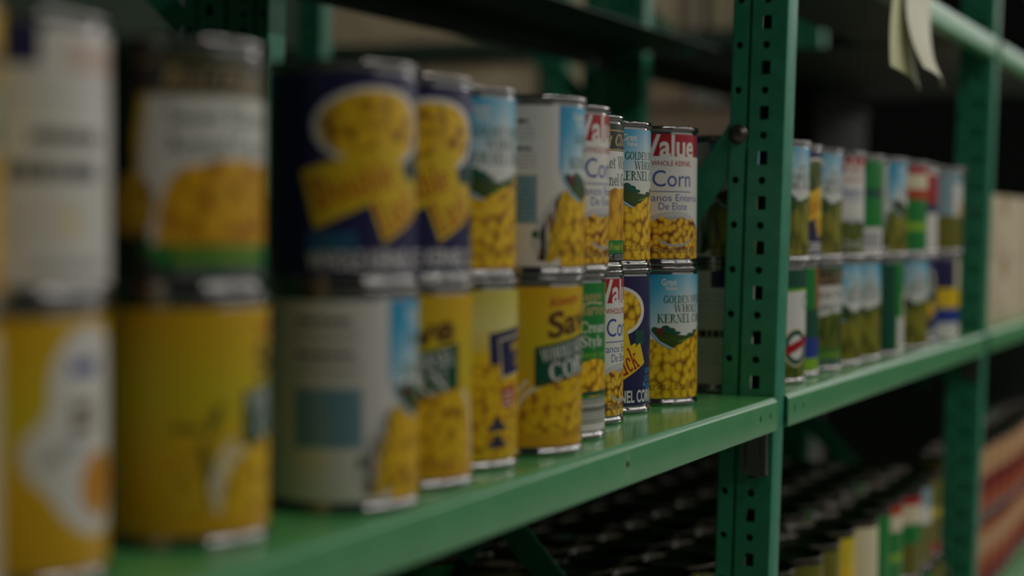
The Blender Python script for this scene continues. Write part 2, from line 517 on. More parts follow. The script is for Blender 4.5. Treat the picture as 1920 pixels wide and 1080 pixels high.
def label_golden(food=KERN, ear=EAR, words=('GOLDEN SWEET', 'WHOLE', 'KERNEL CORN')):
    a = Art(WHITE)
    # heap of kernels along the foot, rising to the right, and the ear on the left
    heap = [(-37, 0), (30, 0), (30, 30), (0, 38.5), (-8, 38), (-18, 38), (-26, 42), (-31, 40), (-35, 28), (-37, 14)]
    a.poly(heap, food, 2)
    a.poly([(-53, 4), (-44, 2), (-30, 10), (-14, 34), (-12, 44), (-22, 50), (-34, 48), (-44, 34)], ear, 1)
    a.poly([(-53, 4), (-47, 3), (-52, 20), (-44, 36), (-36, 48), (-42, 44), (-52, 30), (-57, 14)], LGREY, 1)
    # oval window with the farm
    rim = [(-38, 101), (-38, 62), (-35, 53), (-28, 45), (-18, 40), (-6, 37), (6, 37), (18, 40), (28, 45), (35, 53), (38, 62), (38, 101)]
    inn = [(-36.2, 101), (-36.2, 63), (-33.5, 54.6), (-26.8, 46.8), (-17.3, 41.7), (-6, 38.8), (6, 38.8), (17.3, 41.7), (26.8, 46.8), (33.5, 54.6), (36.2, 63), (36.2, 101)]
    a.poly(rim, STRIPEBLUE, 3)
    a.poly(inn, SKY, 4)
    a.band([(-36.4, 62.5), (-33.8, 54), (-27.2, 46.2), (-17.4, 41.1), (-6, 38.3)], .7, WHITE, 5)
    fld = [p for p in inn if p[1] < 55.5] + [(33, 57), (24, 56), (14, 54), (4, 51.5), (-4, 51), (-14, 52), (-20, 54), (-34, 56)]
    a.poly(fld, FIELD, 5)
    for (cu, cv, ru, rv) in ((-31, 56, 3, 2.4), (-22, 56.6, 4.2, 3.0), (-17, 55, 4, 2.6), (-12, 53.2, 4, 1.4), (22, 56, 5, 2), (29, 57, 4, 2.6), (13, 54, 6, 1.5), (4, 52, 5, 1.0)):
        a.ell(cu, cv, ru, rv, DGREEN, 6, n=14)
    a.rect(-29.5, 51.5, -24, 55, BROWN, 7)
    a.poly([(-30.4, 55), (-23.2, 55), (-25.2, 57.4), (-28.4, 57.4)], DRED, 7)
    a.band([(-10, 46), (4, 49), (16, 50.5), (30, 49)], .5, LGREEN, 6)
    # the front of the heap overlaps the window on the right
    a.poly([(-15, 30), (-22, 0), (60, 0), (60, 47), (52, 53), (44, 57), (36, 59), (30, 59.5), (24, 58), (20, 56.5), (16, 54), (12, 52.5), (9, 49.5), (4, 49.5), (0, 47.5), (-4, 46.5), (-8, 44), (-12, 43.2), (-15, 41), (-18.5, 40.5)], food, 8)
    a.text('Great', -19, 92.2, 5.0, WHITE, 6, width=13.5, bold=0.018)
    a.text('Value', -17.4, 88.2, 3.4, WHITE, 6, width=11.0, bold=0.018)
    a.text(words[0], 0, 77.5, 6.2, DGREEN, 6, width=4.0 * len(words[0]), font='serif')
    a.text(words[1], 0, 70.0, 6.4, DGREEN, 6, width=30, font='serif')
    a.text(words[2], 0, 61.5, 7.2, DGREEN, 6, width=58 if len(words[2]) > 6 else 30, font='serif')
    a.text('NET WT 15.25 OZ (432g)', -14, 7.0, 4.0, BROWN, 9, width=48)
    art_nutrition(a, -92, -53, 1, 11)
    a.rect(62, 0, 88, 101, WHITE, 9)
    a.lines_of_print(66, 86, 80, 12, 4, 1.4, GREY, 10, 23)
    return a


def label_value(food=KERNS, big='Corn', under=None):
    a = Art(WHITE)
    a.rect(-34, 83, 31, 101, RED, 1)
    a.rect(31, 83, 52, 101, BLUE, 1)
    a.text('Value', -2.6, 82.6, 17.4, WHITE, 2, width=49, bold=0.024)
    a.text('WHOLE KERNEL', -.5, 75.2, 4.0, RED, 1, width=39, bold=0.014)
    a.text(big, -.5, 58.5, 13.0, BLUE, 1, width=36.5)
    a.rect(-19.5, 54, 18.5, 54.7, BLUE, 1)
    if under is None:
        a.text('Granos Enteros', 0, 46.6, 5.7, BLUE, 1, width=60)
        a.text('De Elote', 0, 39.6, 5.7, BLUE, 1, width=27)
    a.ell(0, 12, 37, 26.5, LGREY, 1)
    a.ell(0, 9, 33, 25.5, GREY, 2)
    a.poly([(-33, 0), (33, 0), (33, 22), (28, 28), (24, 30), (20, 33), (14, 31), (8, 34), (2, 32), (-4, 31), (-10, 34), (-18, 31), (-25, 28), (-33, 21)], food, 3)
    a.ell(2, 18, 17, 8.5, GREY, 4, 200, 345)
    a.ell(2, 19.5, 16, 8, food, 5)
    a.text('PESO NETO 15.25 OZ (432g)', 2, 4.6, 3.8, NAVY if food is KERNS else WHITE, 6, width=48, bold=0.01)
    a.poly([(-110, 60), (-70, 60), (-70, 100), (-110, 100)], LGREY, 1)
    a.lines_of_print(-108, -42, 92, 2, 5, 3, NAVY, 2, 5)
    a.lines_of_print(-104, -44, 66, 2, 9, 4.5, GREY, 2, 6)
    a.lines_of_print(-104, -44, 40, 8, 3.6, 1.3, LGREY, 2, 7)
    a.lines_of_print(62, 100, 90, 20, 4, 1.4, GREY, 1, 8)
    return a


def label_double(food=KERN, last='WHOLE KERNEL CORN'):
    a = Art(NAVY)
    a.ell(0, 74, 34, 20.5, WHITE, 1)
    a.ell(0, 74, 30, 18, food, 2)
    a.poly([(-40, 52), (13, 67.5), (19, 46), (-32, 23)], YEL, 3)
    a.text('Double', -9.5, 38.5, 16, ORED, 4, width=44, font='serif', rot=18)
    a.poly([(-4, 36), (28, 51.5), (35, 33), (4, 16)], YEL, 5)
    a.text('Luck', 17.0, 25.2, 18.5, RED, 6, width=26.5, font='serif', rot=25)
    for k in range(4):
        an = rad(45 + 90 * k)
        a.ell(28.5 + 3.5 * math.cos(an), 53.5 + 3.7 * math.sin(an), 3.6, 3.1, DGREEN, 7, n=14, rot=45 + 90 * k)
    a.band([(27.5, 53), (26, 48), (24, 46)], 1.0, DGREEN, 7)
    a.text(last, 6, 2.8, 9.0, WHITE, 1, width=84, bold=0.022)
    for k, s in enumerate(('NET WT', '15.25 OZ', '(432g)')):
        a.text(s, 42, 24.5 - 6 * k, 4.2, STRIPEBLUE, 1, width=(11, 13, 10)[k], bold=0.01)
    a.poly([(33, 15), (37, 15), (35, 19)], STRIPEBLUE, 1)
    a.lines_of_print(-36, -10, 21, 4, 2.8, 1.6, TEAL, 1, 4)
    a.rect(62, 4, 100, 97, WHITE, 1)
    a.lines_of_print(65, 97, 92, 24, 3.6, 1.4, GREY, 2, 14)
    return a


def label_save():
    a = Art(YELGRAD)
    a.text('Always', -9, 89.5, 6.0, ORED, 2, width=26, bold=0.02, rot=8)
    a.text('Save', 3, 72.5, 15, BROWN, 2, width=51, bold=0.03, shear=0.12, rot=9)
    # heap of kernels and husks under the panel
    a.poly([(-40, 9), (40, 9), (44, 30), (40, 47), (26, 49), (0, 44), (-26, 38), (-40, 32)], KERNY, 1)
    a.band([(36, 48), (44, 37), (47, 24), (46, 10)], 3.2, CREAM, 2)
    a.band([(-27, 40), (-38, 33), (-43, 24), (-45, 10)], 3.2, CREAM, 2)
    a.poly([(-31.3, 62.6), (31.3, 74.6), (31.3, 49), (-31.3, 37.5)], BROWN, 3)
    a.poly([(-30.5, 63), (30.5, 74), (30.5, 50), (-30.5, 39)], DGREEN, 4)
    a.text('WHOLE KERNEL', .5, 58.3, 8.0, WHITE, 5, width=55, font='serif', rot=10.2)
    a.text('CORN', 2, 44.6, 12.0, WHITE, 5, width=45, font='serif', rot=10.2)
    # ear with leaves on the left
    a.poly([(-66, 14), (-54, 8), (-42, 16), (-36, 34), (-42, 44), (-54, 42), (-66, 30)], EAR, 1)
    a.poly([(-50, 44), (-46, 46), (-42, 55), (-42, 60), (-46, 57), (-49, 52)], OLIVE, 3)
    a.poly([(-68, 48), (-62, 50), (-54, 49), (-50, 46), (-59, 46)], OLIVE, 3)
    a.poly([(-53, 42), (-50, 42), (-44, 22), (-47, 12), (-51, 24)], OLIVE, 3)
    a.band([(-36, 42), (-43, 34), (-47, 22), (-44, 12)], 3.4, CREAM, 4)
    a.text('NET WT 15 OZ (425g)', 8, 5.5, 3.6, BROWN, 2, width=36)
    a.rect(76, 4, 110, 97, CREAM, 1)
    a.lines_of_print(79, 107, 92, 22, 3.8, 1.5, BROWN, 2, 21)
    a.poly([(-118, 10), (-104, 10), (-104, 32), (-118, 32)], LGREY, 1)
    return a


def label_navy_box():
    a = Art(KERNY)
    a.rect(-60, 64, 60, 101, PALEYEL, 1)
    a.poly([(-60, 64), (60, 64), (60, 52), (30, 58), (0, 55), (-30, 58), (-60, 54)], YEL, 1)
    a.poly([(-29, 75), (10, 80), (8, 62), (-28, 56)], NAVY, 2)
    a.poly([(-21.5, 71.5), (26, 78), (24, 53), (-19, 48)], CREAM, 3)
    a.poly([(-20.5, 70.5), (25, 77), (23, 54), (-18, 49)], NAVY, 4)
    a.text('WHOLE', 4, 64, 6.5, YEL, 5, width=26, bold=.02, rot=7)
    a.text('CORN', 6, 56, 5.5, YEL, 5, width=20, bold=.02, rot=7)
    a.ell(14, 78, 10, 6, WHITE, 5)
    a.poly([(-20, 42), (-4, 44), (-3, 32), (-12, 29), (-18, 31)], RED, 3)
    a.lines_of_print(-17, -6, 40, 3, 3.4, 1.6, CREAM, 4, 31)
    for v in (17, 7):
        a.poly([(-30, v), (-14, v), (-15, v + 3), (-18, v + 4), (-20, v + 8), (-24, v + 8), (-26, v + 4), (-29, v + 3)], SLATE, 3)
    a.lines_of_print(62, 100, 90, 20, 4, 1.5, BROWN, 2, 33)
    return a


def label_harvest():
    a = Art(GREEN)
    a.rect(19.5, 26, 24, 101, LGREEN, 1)
    a.text('Happy', -4, 89, 6.5, GOLD, 1, width=30, font='serif', shear=.2)
    a.text('Harvest', 1, 79, 8, GOLD, 1, width=36, font='serif', shear=.2)
    a.band([(-14, 86), (-2, 87.5), (12, 86.4)], .8, CREAM, 1)
    a.text('Cream', 2, 67, 7.6, WHITE, 1, width=30, font='serif')
    a.text('Style', 0, 57.5, 7.6, WHITE, 1, width=23, font='serif')
    a.text('sweet corn', 3, 50, 4.5, LGREEN, 1, width=30)
    a.ell(2, 36, 22, 13, KERN, 1)
    a.ell(2, 27, 20, 3, DGREEN, 2, 180, 360)
    a.rect(-30, 0, 30, 22, WHITE, 3)
    r = random.Random(5)
    v = 5.0
    q = []
    while v < 21:
        h = r.choice((.45, .55, .9, 1.3))
        q.append([(-26, v), (26, v), (26, v + h), (-26, v + h)])
        v += h + r.choice((.4, .7, .9))
    a.polys(q, BLACK, 4)
    return a


def label_choice(food=KERNB, back=PINEBLACK):
    a = Art(back)
    a.rect(-42, 82, 42, 96, BLACK, 1)
    a.rect(-42, 95.6, 42, 96.4, GOLD, 2)
    a.rect(-42, 81.6, 42, 82.4, GOLD, 2)
    a.text('Best Choice', 0, 85, 8.5, GOLD, 2, width=58, font='serif', shear=.3)
    a.poly([(-34, 15), (42, 15), (42, 81), (-36, 81), (-39, 70), (-40, 50)], WHITE, 1)
    a.poly([(-41, 40), (-36, 81), (-39.5, 81), (-42.5, 62)], LEMON, 2)
    a.text('Sweet Whole', 0, 68, 9.2, DGREEN, 2, width=54, font='serif')
    a.text('Kernel Corn', 0, 55.5, 9.2, DGREEN, 2, width=52, font='serif')
    a.poly([(-32, 14), (42, 14), (42, 46), (34, 50), (28, 53), (20, 52), (12, 54.5), (4, 53), (-4, 54), (-12, 51), (-20, 50), (-26, 44), (-30, 34)], food, 3)
    a.ell(-43, 33, 11, 14, KERNP, 3)
    a.poly([(-40, 15.5), (42, 15.5), (42, 5.8), (-30, 5.8)], GREEN, 4)
    a.text('Farm Fresh Flavor', 0, 8.4, 4.8, LEMON, 5, width=46)
    a.text('NET WT. 15.25 OZ (432g)', 2, 1.2, 3.8, LGREY, 5, width=50)
    a.lines_of_print(58, 100, 90, 22, 3.8, 1.4, GREY, 1, 41)
    return a


def label_back_white():
    a = Art(WHITE)
    a.rect(-16, 86, 0, 101, NAVY, 1)
    a.rect(10, 84, 46, 96, PEACHINK, 1)
    a.lines_of_print(-40, 44, 80, 3, 5, 1.4, LGREY, 1, 51)
    a.lines_of_print(-4, 44, 61, 1, 5, 5.5, BLACK, 1, 52)
    a.lines_of_print(-44, 44, 48, 1, 5, 6.5, BLACK, 1, 53)
    a.lines_of_print(-44, 24, 33, 4, 4.5, 1.4, LGREY, 1, 54)
    a.poly([(6, 18), (18, 18), (18, 32), (6, 32)], CREAM, 1)
    a.lines_of_print(-4, 34, 10, 1, 4, 4.2, GREY, 1, 55)
    a.rect(70, 0, 110, 101, RED, 1)
    return a


def label_yellow_cloud():
    a = Art(YELGRAD)
    pts = [(14, 83), (19, 92), (28, 97.5), (38, 98), (50, 92), (54, 70), (52, 44), (56, 24), (48, 14), (36, 12.5), (27, 15), (18, 22), (12, 31), (4, 38), (0.5, 47), (3, 55), (9, 60), (12.5, 66), (12.5, 76)]
    a.poly(pts, WHITE, 1)
    a.lines_of_print(22, 40, 84, 1, 5, 6, BLUE, 2, 61)
    a.lines_of_print(22, 37, 67, 2, 7, 5, BROWN, 2, 62)
    a.poly([(8, 46), (26, 54), (28, 49), (10, 41)], GREY, 2)
    a.ell(39, 33, 12, 14, ORANGE, 2)
    a.rect(70, 20, 110, 90, CREAM, 1)
    return a


def label_badge():
    """green beans can: white panel and round badge crossed by a red ribbon"""
    a = Art(BEANSD)
    a.rect(-60, 70, 60, 101, GREEN, 1)
    a.rect(-60, 84, 60, 101, DGREEN, 2)
    a.poly([(-46, 78), (40, 82), (40, 56), (26, 38), (6, 34), (-14, 42), (-34, 60)], WHITE, 3)
    a.poly([(-48, 80), (40, 84), (40, 82), (-46, 78)], LGREEN, 3)
    a.ell(20, 70, 9, 7, DGREEN, 4)
    a.ell(20, 70, 7.5, 5.7, WHITE, 5)
    a.ell(2, 28, 17, 18, CREAM, 4)
    a.ell(2, 28, 15.5, 16.5, DGREEN, 5)
    a.ell(2, 28, 10.5, 11.5, WHITE, 6)
    a.poly([(-18, 18), (22, 32), (22, 40), (-18, 27)], RED, 7)
    return a


def bands(base, items):
    a = Art(base)
    for k, it in enumerate(items):
        a.rect(it[0], it[1], it[2], it[3], it[4], 1 + k)
    return a


# ------------------------------------------------------------------ can bodies
def lathe(name, prof, mats, seg=72, smooth=True, mi=None):
    V, F = [], []
    for (r, z) in prof:
        if r < 1e-6:
            V.append((0, 0, z))
        else:
            for k in range(seg):
                t = 2 * PI * k / seg
                V.append((r * math.cos(t), r * math.sin(t), z))
    idx = []
    p = 0
    for (r, z) in prof:
        n = 1 if r < 1e-6 else seg
        idx.append((p, n))
        p += n
    M = []
    for j in range(len(prof) - 1):
        (a, na), (b, nb) = idx[j], idx[j + 1]
        for k in range(seg):
            k2 = (k + 1) % seg
            if na == 1:
                F.append((a, b + k2, b + k))
            elif nb == 1:
                F.append((a + k, a + k2, b))
            else:
                F.append((a + k, a + k2, b + k2, b + k))
            M.append(mi[j] if mi else 0)
    me = bpy.data.meshes.new(name)
    me.from_pydata(V, [], F)
    for mt in mats:
        me.materials.append(mt)
    me.polygons.foreach_set('material_index', M)
    me.polygons.foreach_set('use_smooth', [smooth] * len(F))
    me.update()
    return me


CAN_H = 0.113
BODY_P = [(0, .0042), (.033, .0042), (.0345, .0012), (.0362, .0003), (.0383, 0), (.0389, .0008), (.0390, .0022), (.0388, .0036), (.0380, .0043),
          (.0374, .0052), (.0376, .0062), (.0378, .0075), (.0378, .1056), (.0376, .1070), (.0373, .1080), (.0374, .1086), (.0381, .1090),
          (.0388, .1096), (.0390, .1108), (.0389, .1121), (.0383, .1129), (.0376, .1130), (.0370, .1125), (.0366, .1110), (.0364, .1085)]
LID_P = [(.0364, .1085), (.0350, .1083), (.0340, .1092), (.0326, .1092), (.0318, .1084), (.0296, .1084), (.0288, .1091), (.0270, .1091), (.0262, .1084), (.012, .1084), (0, .1084)]
BODY = lathe('can_body', BODY_P, [TIN])
LIDM = lathe('can_lid', LID_P, [LID])


def plain_can(name, inkmats, splits):
    """single-mesh can for the blurred shelves: tin + label bands set by height"""
    prof = BODY_P[:12]
    mi = [0] * 11
    z0, z1 = .0075, .1056
    prev = z0
    for k, s in enumerate(splits + [1.0]):
        z = z0 + (z1 - z0) * s
        prof.append((.0380, z))
        mi.append(1 + k)
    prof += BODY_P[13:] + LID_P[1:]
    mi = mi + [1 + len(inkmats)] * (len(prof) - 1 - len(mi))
    return lathe(name, prof, [TIN] + inkmats + [SHADELID], seg=40, mi=mi)


def link(name, me, parent=None, loc=(0, 0, 0)):
    o = bpy.data.objects.new(name, me)
    COL.objects.link(o)
    o.location = loc
    if parent is not None:
        o.parent = parent
    return o


def tag(o, label=None, cat=None, group=None, kind=None):
    if label:
        o['label'] = label
    if cat:
        o['category'] = cat
    if group:
        o['group'] = group
    if kind:
        o['kind'] = kind
    return o


def can(kind, X, Y, Z, lab, u0, label, group):
    """a can with its own label mesh; u0 = how far (mm) the label's front line is turned right of the camera's side"""
    t = bpy.data.objects.new(kind, None)
    COL.objects.link(t)
    t.empty_display_size = 0.02
    t.location = (X, Y, Z)
    az = math.atan2(CAM.y - Y, CAM.x - X)
    t.rotation_euler = (0, 0, az + u0 / 38.0)
    tag(t, label, 'can', group)
    link('can_body', BODY, t)
    link('can_lid', LIDM, t)
    link('paper_label', lab, t)
    return t


L = {}
L['golden'] = label_golden().build('label_golden')
L['goldbean'] = label_golden(BEANS, BEANSD, ('CUT', 'GREEN', 'BEANS')).build('label_sky_beans')
L['value'] = label_value().build('label_value')
L['valbean'] = label_value(BEANSD, 'Beans', 1).build('label_value_beans')
L['double'] = label_double().build('label_double')
L['dblbean'] = label_double(BEANSD, 'CUT GREEN BEANS').build('label_double_beans')
L['save'] = label_save().build('label_save')
L['navybox'] = label_navy_box().build('label_navy_box')
L['harvest'] = label_harvest().build('label_harvest')
L['choice'] = label_choice().build('label_choice')
L['chobean'] = label_choice(BEANSD, DGREEN).build('label_choice_beans')
L['back'] = label_back_white().build('label_back')
L['cloud'] = label_yellow_cloud().build('label_cloud')
L['badge'] = label_badge().build('label_badge')
L['greenfoot'] = bands(GREEN, [(-60, 0, 60, 27, WHITE), (-40, 5, 26, 22, GREY), (-60, 60, 60, 70, DGREEN)]).build('label_green_foot')
L['stripe'] = bands(GREEN, [(10, 60, 50, 101, ORED), (-60, 0, 60, 32, BLUE), (-60, 0, 60, 12, LGREEN), (-30, 32, 20, 60, DGREEN)]).build('label_stripe')
L['deepgreen'] = bands(DGREEN, [(20, 0, 60, 101, GREEN), (24, 0, 60, 38, WHITE), (36, 36, 60, 66, CREAM)]).build('label_deep_green')
L['redgreen'] = bands(GREEN, [(-60, 66, 60, 101, CREAM), (-60, 62, 60, 74, ORED), (-20, 92, 30, 101, RED), (-60, 24, 60, 34, LGREEN), (-60, 0, 60, 16, GREEN)]).build('label_red_green')
L['redwhite'] = bands(WHITE, [(-60, 58, 60, 96, RED), (-60, 46, 60, 58, NAVY)]).build('label_red_white')
L['orangebadge'] = bands(WHITE, [(-60, 0, 60, 44, OLIVE), (-60, 86, 60, 101, PALETEAL), (-60, 44, 0, 90, PALETEAL), (14, 44, 44, 60, ORANGE)]).build('label_orange_badge')
L['navygold'] = bands(WHITE, [(-60, 60, 10, 101, NAVY), (10, 66, 60, 101, CREAM), (-60, 36, 30, 62, YEL), (-60, 16, 30, 36, BLUE), (36, 50, 60, 90, RED)]).build('label_navy_gold')

GU, GL = 'cans in the upper row of the near bay', 'cans in the lower row of the near bay'
ZU = CAN_H + 0.0002
# X, Y upper, Y lower, (upper kind, label mesh, turn, words), (lower ...)
NEAR = [
    (.446, .045, .046, ('corn_can', 'save', 20, 'yellow-edged can cut off by the left picture edge in the upper row'),
     ('corn_can', 'save', -40, 'yellow can cut off by the left picture edge in the lower row')),
    (.532, .0646, .0662, ('corn_can', 'back', 10, 'blurred white back-labelled can with grey print at far left of the upper row'),
     ('corn_can', 'cloud', 2, 'yellow can with a large white cloud shape at far left of the lower row')),
    (.636, .0590, .0563, ('corn_can', 'choice', 21, 'blurred black and green can with white panel and heaped orange corn'),
     ('corn_can', 'save', 59, 'yellow can with leafy corn ear and green panel at its right edge')),
    (.750, .0412, .0396, ('corn_can', 'double', 18, 'nearest navy blue can with yellow crossed ribbons and a bowl of corn'),
     ('corn_can', 'golden', 62, 'white can showing teal contents box under the nearest navy can')),
    (.829, .0493, .0480, ('corn_can', 'double', 17, 'second navy can with yellow ribbons, half hidden behind the nearest navy can'),
     ('corn_can', 'save', 2.5, 'yellow can with brown letters and green panel beside the white contents-box can')),
    (.907, .0584, .0563, ('corn_can', 'golden', 35, 'blurred sky-blue can with dark green words right of the second navy can'),
     ('corn_can', 'navybox', 50, 'yellow can with navy boxes, red badge and two dark blue shapes')),
    (.985, .0457, .0469, ('corn_can', 'golden', 60, 'white can turned to its contents table with blue stripe at right'),
     ('corn_can', 'save', 38.5, 'yellow can with large brown Sa lettering and tilted green panel')),
    (1.062, .0602, .0622, ('corn_can', 'value', 41, 'blurry red-topped white can just right of the white contents-table can'),
     ('corn_can', 'harvest', 34, 'green can with ear of corn and striped barcode at its foot')),
    (1.153, .0854, .0845, ('corn_can', 'choice', 40, 'narrow view of black-topped can with gold script in the upper row'),
     ('corn_can', 'value', 46, 'red-topped white can in the lower row with blue Corn lettering')),
    (1.232, .0940, .0931, ('corn_can', 'golden', 42, 'sky-blue can with dark green capitals next to the last red-topped can'),
     ('corn_can', 'double', 5, 'sharp navy blue can with shamrock and yellow ribbon in the lower row')),
    (1.311, .0828, .0814, ('corn_can', 'value', 20, 'fully visible red-topped white can nearest the post in the upper row'),
     ('corn_can', 'golden', 34, 'sky-blue can with farm scene nearest the post in the lower row')),
]
for X, yu, yl, U, D in NEAR:
    can(D[0], X, yl, 0.0002, L[D[1]], D[2], D[3], GL)
    can(U[0], X, yu, ZU, L[U[1]], U[2], U[3], GU)

FU, FL = 'cans in the upper row beyond the post', 'cans in the lower row beyond the post'
FAR = [
    (1.459, .073, .073, ('green_bean_can', 'goldbean', 30, 'dim can half hidden behind the slotted post and brace, upper row'),
     ('green_bean_can', 'back', 10, 'dim white-panelled can half hidden behind the slotted post, lower row')),
    (1.540, .0510, .0531, ('green_bean_can', 'goldbean', 38, 'sky-blue green bean can directly right of the slotted post'),
     ('green_bean_can', 'badge', 32, 'green can with white panel and round red-ribboned badge right of the post')),
    (1.618, .0601, .0617, ('green_bean_can', 'dblbean', 40, 'narrow navy and yellow can second from the post in the upper row'),
     ('green_bean_can', 'stripe', 36, 'narrow green can with red stripe second from the post in the lower row')),
    (1.697, .0599, .0588, ('green_bean_can', 'goldbean', 36, 'sky-blue bean can between the navy can and the red-topped can'),
     ('green_bean_can', 'chobean', 36, 'dark green can with white panel third from the post in the lower row')),
    (1.776, .0557, .0575, ('green_bean_can', 'valbean', 30, 'red-topped white can with dark green foot beyond the post'),
     ('green_bean_can', 'goldbean', 40, 'white and olive can under the red-topped can beyond the post')),
    (1.855, .0539, .0551, ('green_bean_can', 'greenfoot', 20, 'green can with barcode foot right of the far red-topped can'),
     ('green_bean_can', 'goldbean', 30, 'white and olive can under the barcode can beyond the post')),
    (1.940, .0456, .0475, ('green_bean_can', 'goldbean', 55, 'pale can with olive foot right of the green barcode can'),
     ('green_bean_can', 'deepgreen', 12, 'plain deep green can in the lower row beyond the post')),
    (2.050, .0448, .0423, ('green_bean_can', 'redgreen', 30, 'cream and red topped green can in the far upper row'),
     ('green_bean_can', 'goldbean', 30, 'white and olive can right of the plain deep green can')),
    (2.160, .0543, .0537, ('green_bean_can', 'redwhite', 30, 'red and white can partly hidden near the far post, upper row'),
     ('green_bean_can', 'dblbean', 10, 'navy can partly hidden near the far post, lower row')),
    (2.265, .0429, .0450, ('green_bean_can', 'orangebadge', 30, 'pale can with orange badge beside the far post, upper row'),
     ('green_bean_can', 'navygold', 30, 'navy, yellow and white can beside the far post, lower row')),
]
for X, yu, yl, U, D in FAR:
    can(D[0], X, yl, 0.0002, L[D[1]], D[2], D[3], FL)
    can(U[0], X, yu, ZU, L[U[1]], U[2], U[3], FU)

# ------------------------------------------------------------------ rack steelwork
def mesh_from(name, V, F, mats, MI=None, sharp=35, smooth=True):
    me = bpy.data.meshes.new(name)
    me.from_pydata(V, [], F)
    for mt in mats:
        me.materials.append(mt)
    if MI:
        me.polygons.foreach_set('material_index', MI)
    if smooth:
        me.polygons.foreach_set('use_smooth', [True] * len(F))
        me.set_sharp_from_angle(angle=rad(sharp))
    me.update()
    return me


def box_mesh(name, x0, x1, y0, y1, z0, z1, mats, bev=0.0):
    bm = bmesh.new()
    bmesh.ops.create_cube(bm, size=1.0)
    for v in bm.verts:
        v.co = Vector(((x0 + x1) / 2 + v.co.x * (x1 - x0), (y0 + y1) / 2 + v.co.y * (y1 - y0), (z0 + z1) / 2 + v.co.z * (z1 - z0)))
    if bev:
        bmesh.ops.bevel(bm, geom=bm.edges[:], offset=bev, segments=2, affect='EDGES', profile=0.7)
    me = bpy.data.meshes.new(name)
    bm.to_mesh(me)
    bm.free()
    for mt in mats:
        me.materials.append(mt)
    me.polygons.foreach_set('use_smooth', [True] * len(me.polygons))
    me.set_sharp_from_angle(angle=rad(40))
    return me


PITCHZ = 0.0385
PHASE = 0.262


def plate_cell(y0, y1, z0, z1, holes):
    """flat plate in (y, z) with holes; returns verts, faces and the hole loops"""
    bm = bmesh.new()
    edges = []
    loops = []
    for pts in [[(y0, z0), (y1, z0), (y1, z1), (y0, z1)]] + holes:
        vs = [bm.verts.new((0, p[0], p[1])) for p in pts]
        for i in range(len(vs)):
            edges.append(bm.edges.new((vs[i], vs[(i + 1) % len(vs)])))
        loops.append(vs)
    bmesh.ops.triangle_fill(bm, edges=edges, use_beauty=True, use_dissolve=False)
    bm.verts.index_update()
    V = [tuple(v.co) for v in bm.verts]
    F = []
    for f in bm.faces:
        ids = [v.index for v in f.verts]
        f.normal_update()
        if f.normal.x > 0:
            ids.reverse()
        F.append(ids)
    H = [[v.index for v in l] for l in loops[1:]]
    bm.free()
    return V, F, H


def circle(cy, cz, r, n=14):
    return [(cy + r * math.cos(2 * PI * k / n), cz + r * math.sin(2 * PI * k / n)) for k in range(n)]


def post_mesh(zlo, zhi):
    V, F = [], []
    T = 0.0016
    z0c, z1c = -PITCHZ / 4, 3 * PITCHZ / 4
    slot = [(.0140, PITCHZ / 2 - .0058), (.0225, PITCHZ / 2 - .0058), (.0225, PITCHZ / 2 + .0058), (.0140, PITCHZ / 2 + .0058)]
    cells = [(0.0, plate_cell(.0012, .0310, z0c, z1c, [circle(.0182, 0, .0033), slot])),
             (0.0, plate_cell(.0345, .0470, z0c, z1c, [circle(.0418, 0, .0031)]))]
    n0 = math.floor((zlo - PHASE) / PITCHZ)
    n1 = math.ceil((zhi - PHASE) / PITCHZ)
    for k in range(n0, n1):
        zc = PHASE + k * PITCHZ
        for x, (cv, cf, ch) in cells:
            b = len(V)
            V += [(x, v[1], v[2] + zc) for v in cv]
            V += [(x + T, v[1], v[2] + zc) for v in cv]
            m_ = len(cv)
            F += [tuple(b + i for i in f) for f in cf]
            F += [tuple(b + m_ + i for i in reversed(f)) for f in cf]
            for h in ch:
                for i in range(len(h)):
                    a, c = h[i], h[(i + 1) % len(h)]
                    F.append((b + a, b + c, b + m_ + c, b + m_ + a))
    za = PHASE + n0 * PITCHZ + z0c
    zb = PHASE + (n1 - 1) * PITCHZ + z1c
    # folded strips that run the whole height: outline in (x, y)
    def strip(pts):
        b = len(V)
        for (x, y) in pts:
            V.append((x, y, za))
            V.append((x, y, zb))
        n = len(pts)
        for i in range(n):
            j = (i + 1) % n
            F.append((b + 2 * i, b + 2 * j, b + 2 * j + 1, b + 2 * i + 1))
        F.append(tuple(b + 2 * i for i in reversed(range(n))))
        F.append(tuple(b + 2 * i + 1 for i in range(n)))
    # front flange with a rounded corner and a turned-in lip
    strip([(0, .0016), (.0001, .0008), (.0004, .0003), (.0010, 0), (.0285, 0), (.0292, .0003), (.0297, .0009), (.0298, .0016), (.0298, .0300), (.0282, .0300), (.0282, .0020), (.0016, .0020)])
    # groove between the two perforated strips
    strip([(0, .0310), (.0045, .0316), (.0045, .0338), (0, .0345), (.0016, .0349), (.0060, .0340), (.0060, .0312), (.0016, .0306)])
    # rear return
    strip([(0, .0470), (.0002, .0480), (.0010, .0486), (.0298, .0486), (.0298, .0312), (.0282, .0312), (.0282, .0472), (.0016, .0470)])
    return mesh_from('post', V, F, [POST], sharp=30)


POSTM = post_mesh(-0.94, 1.02)
FLOOR_Z = -0.975


def mirrored(me, name):
    bm = bmesh.new()
    bm.from_mesh(me)
    for v in bm.verts:
        v.co.y = -v.co.y
    bmesh.ops.reverse_faces(bm, faces=bm.faces[:])
    m2 = bpy.data.meshes.new(name)
    bm.to_mesh(m2)
    bm.free()
    for mt in me.materials:
        m2.materials.append(mt)
    return m2


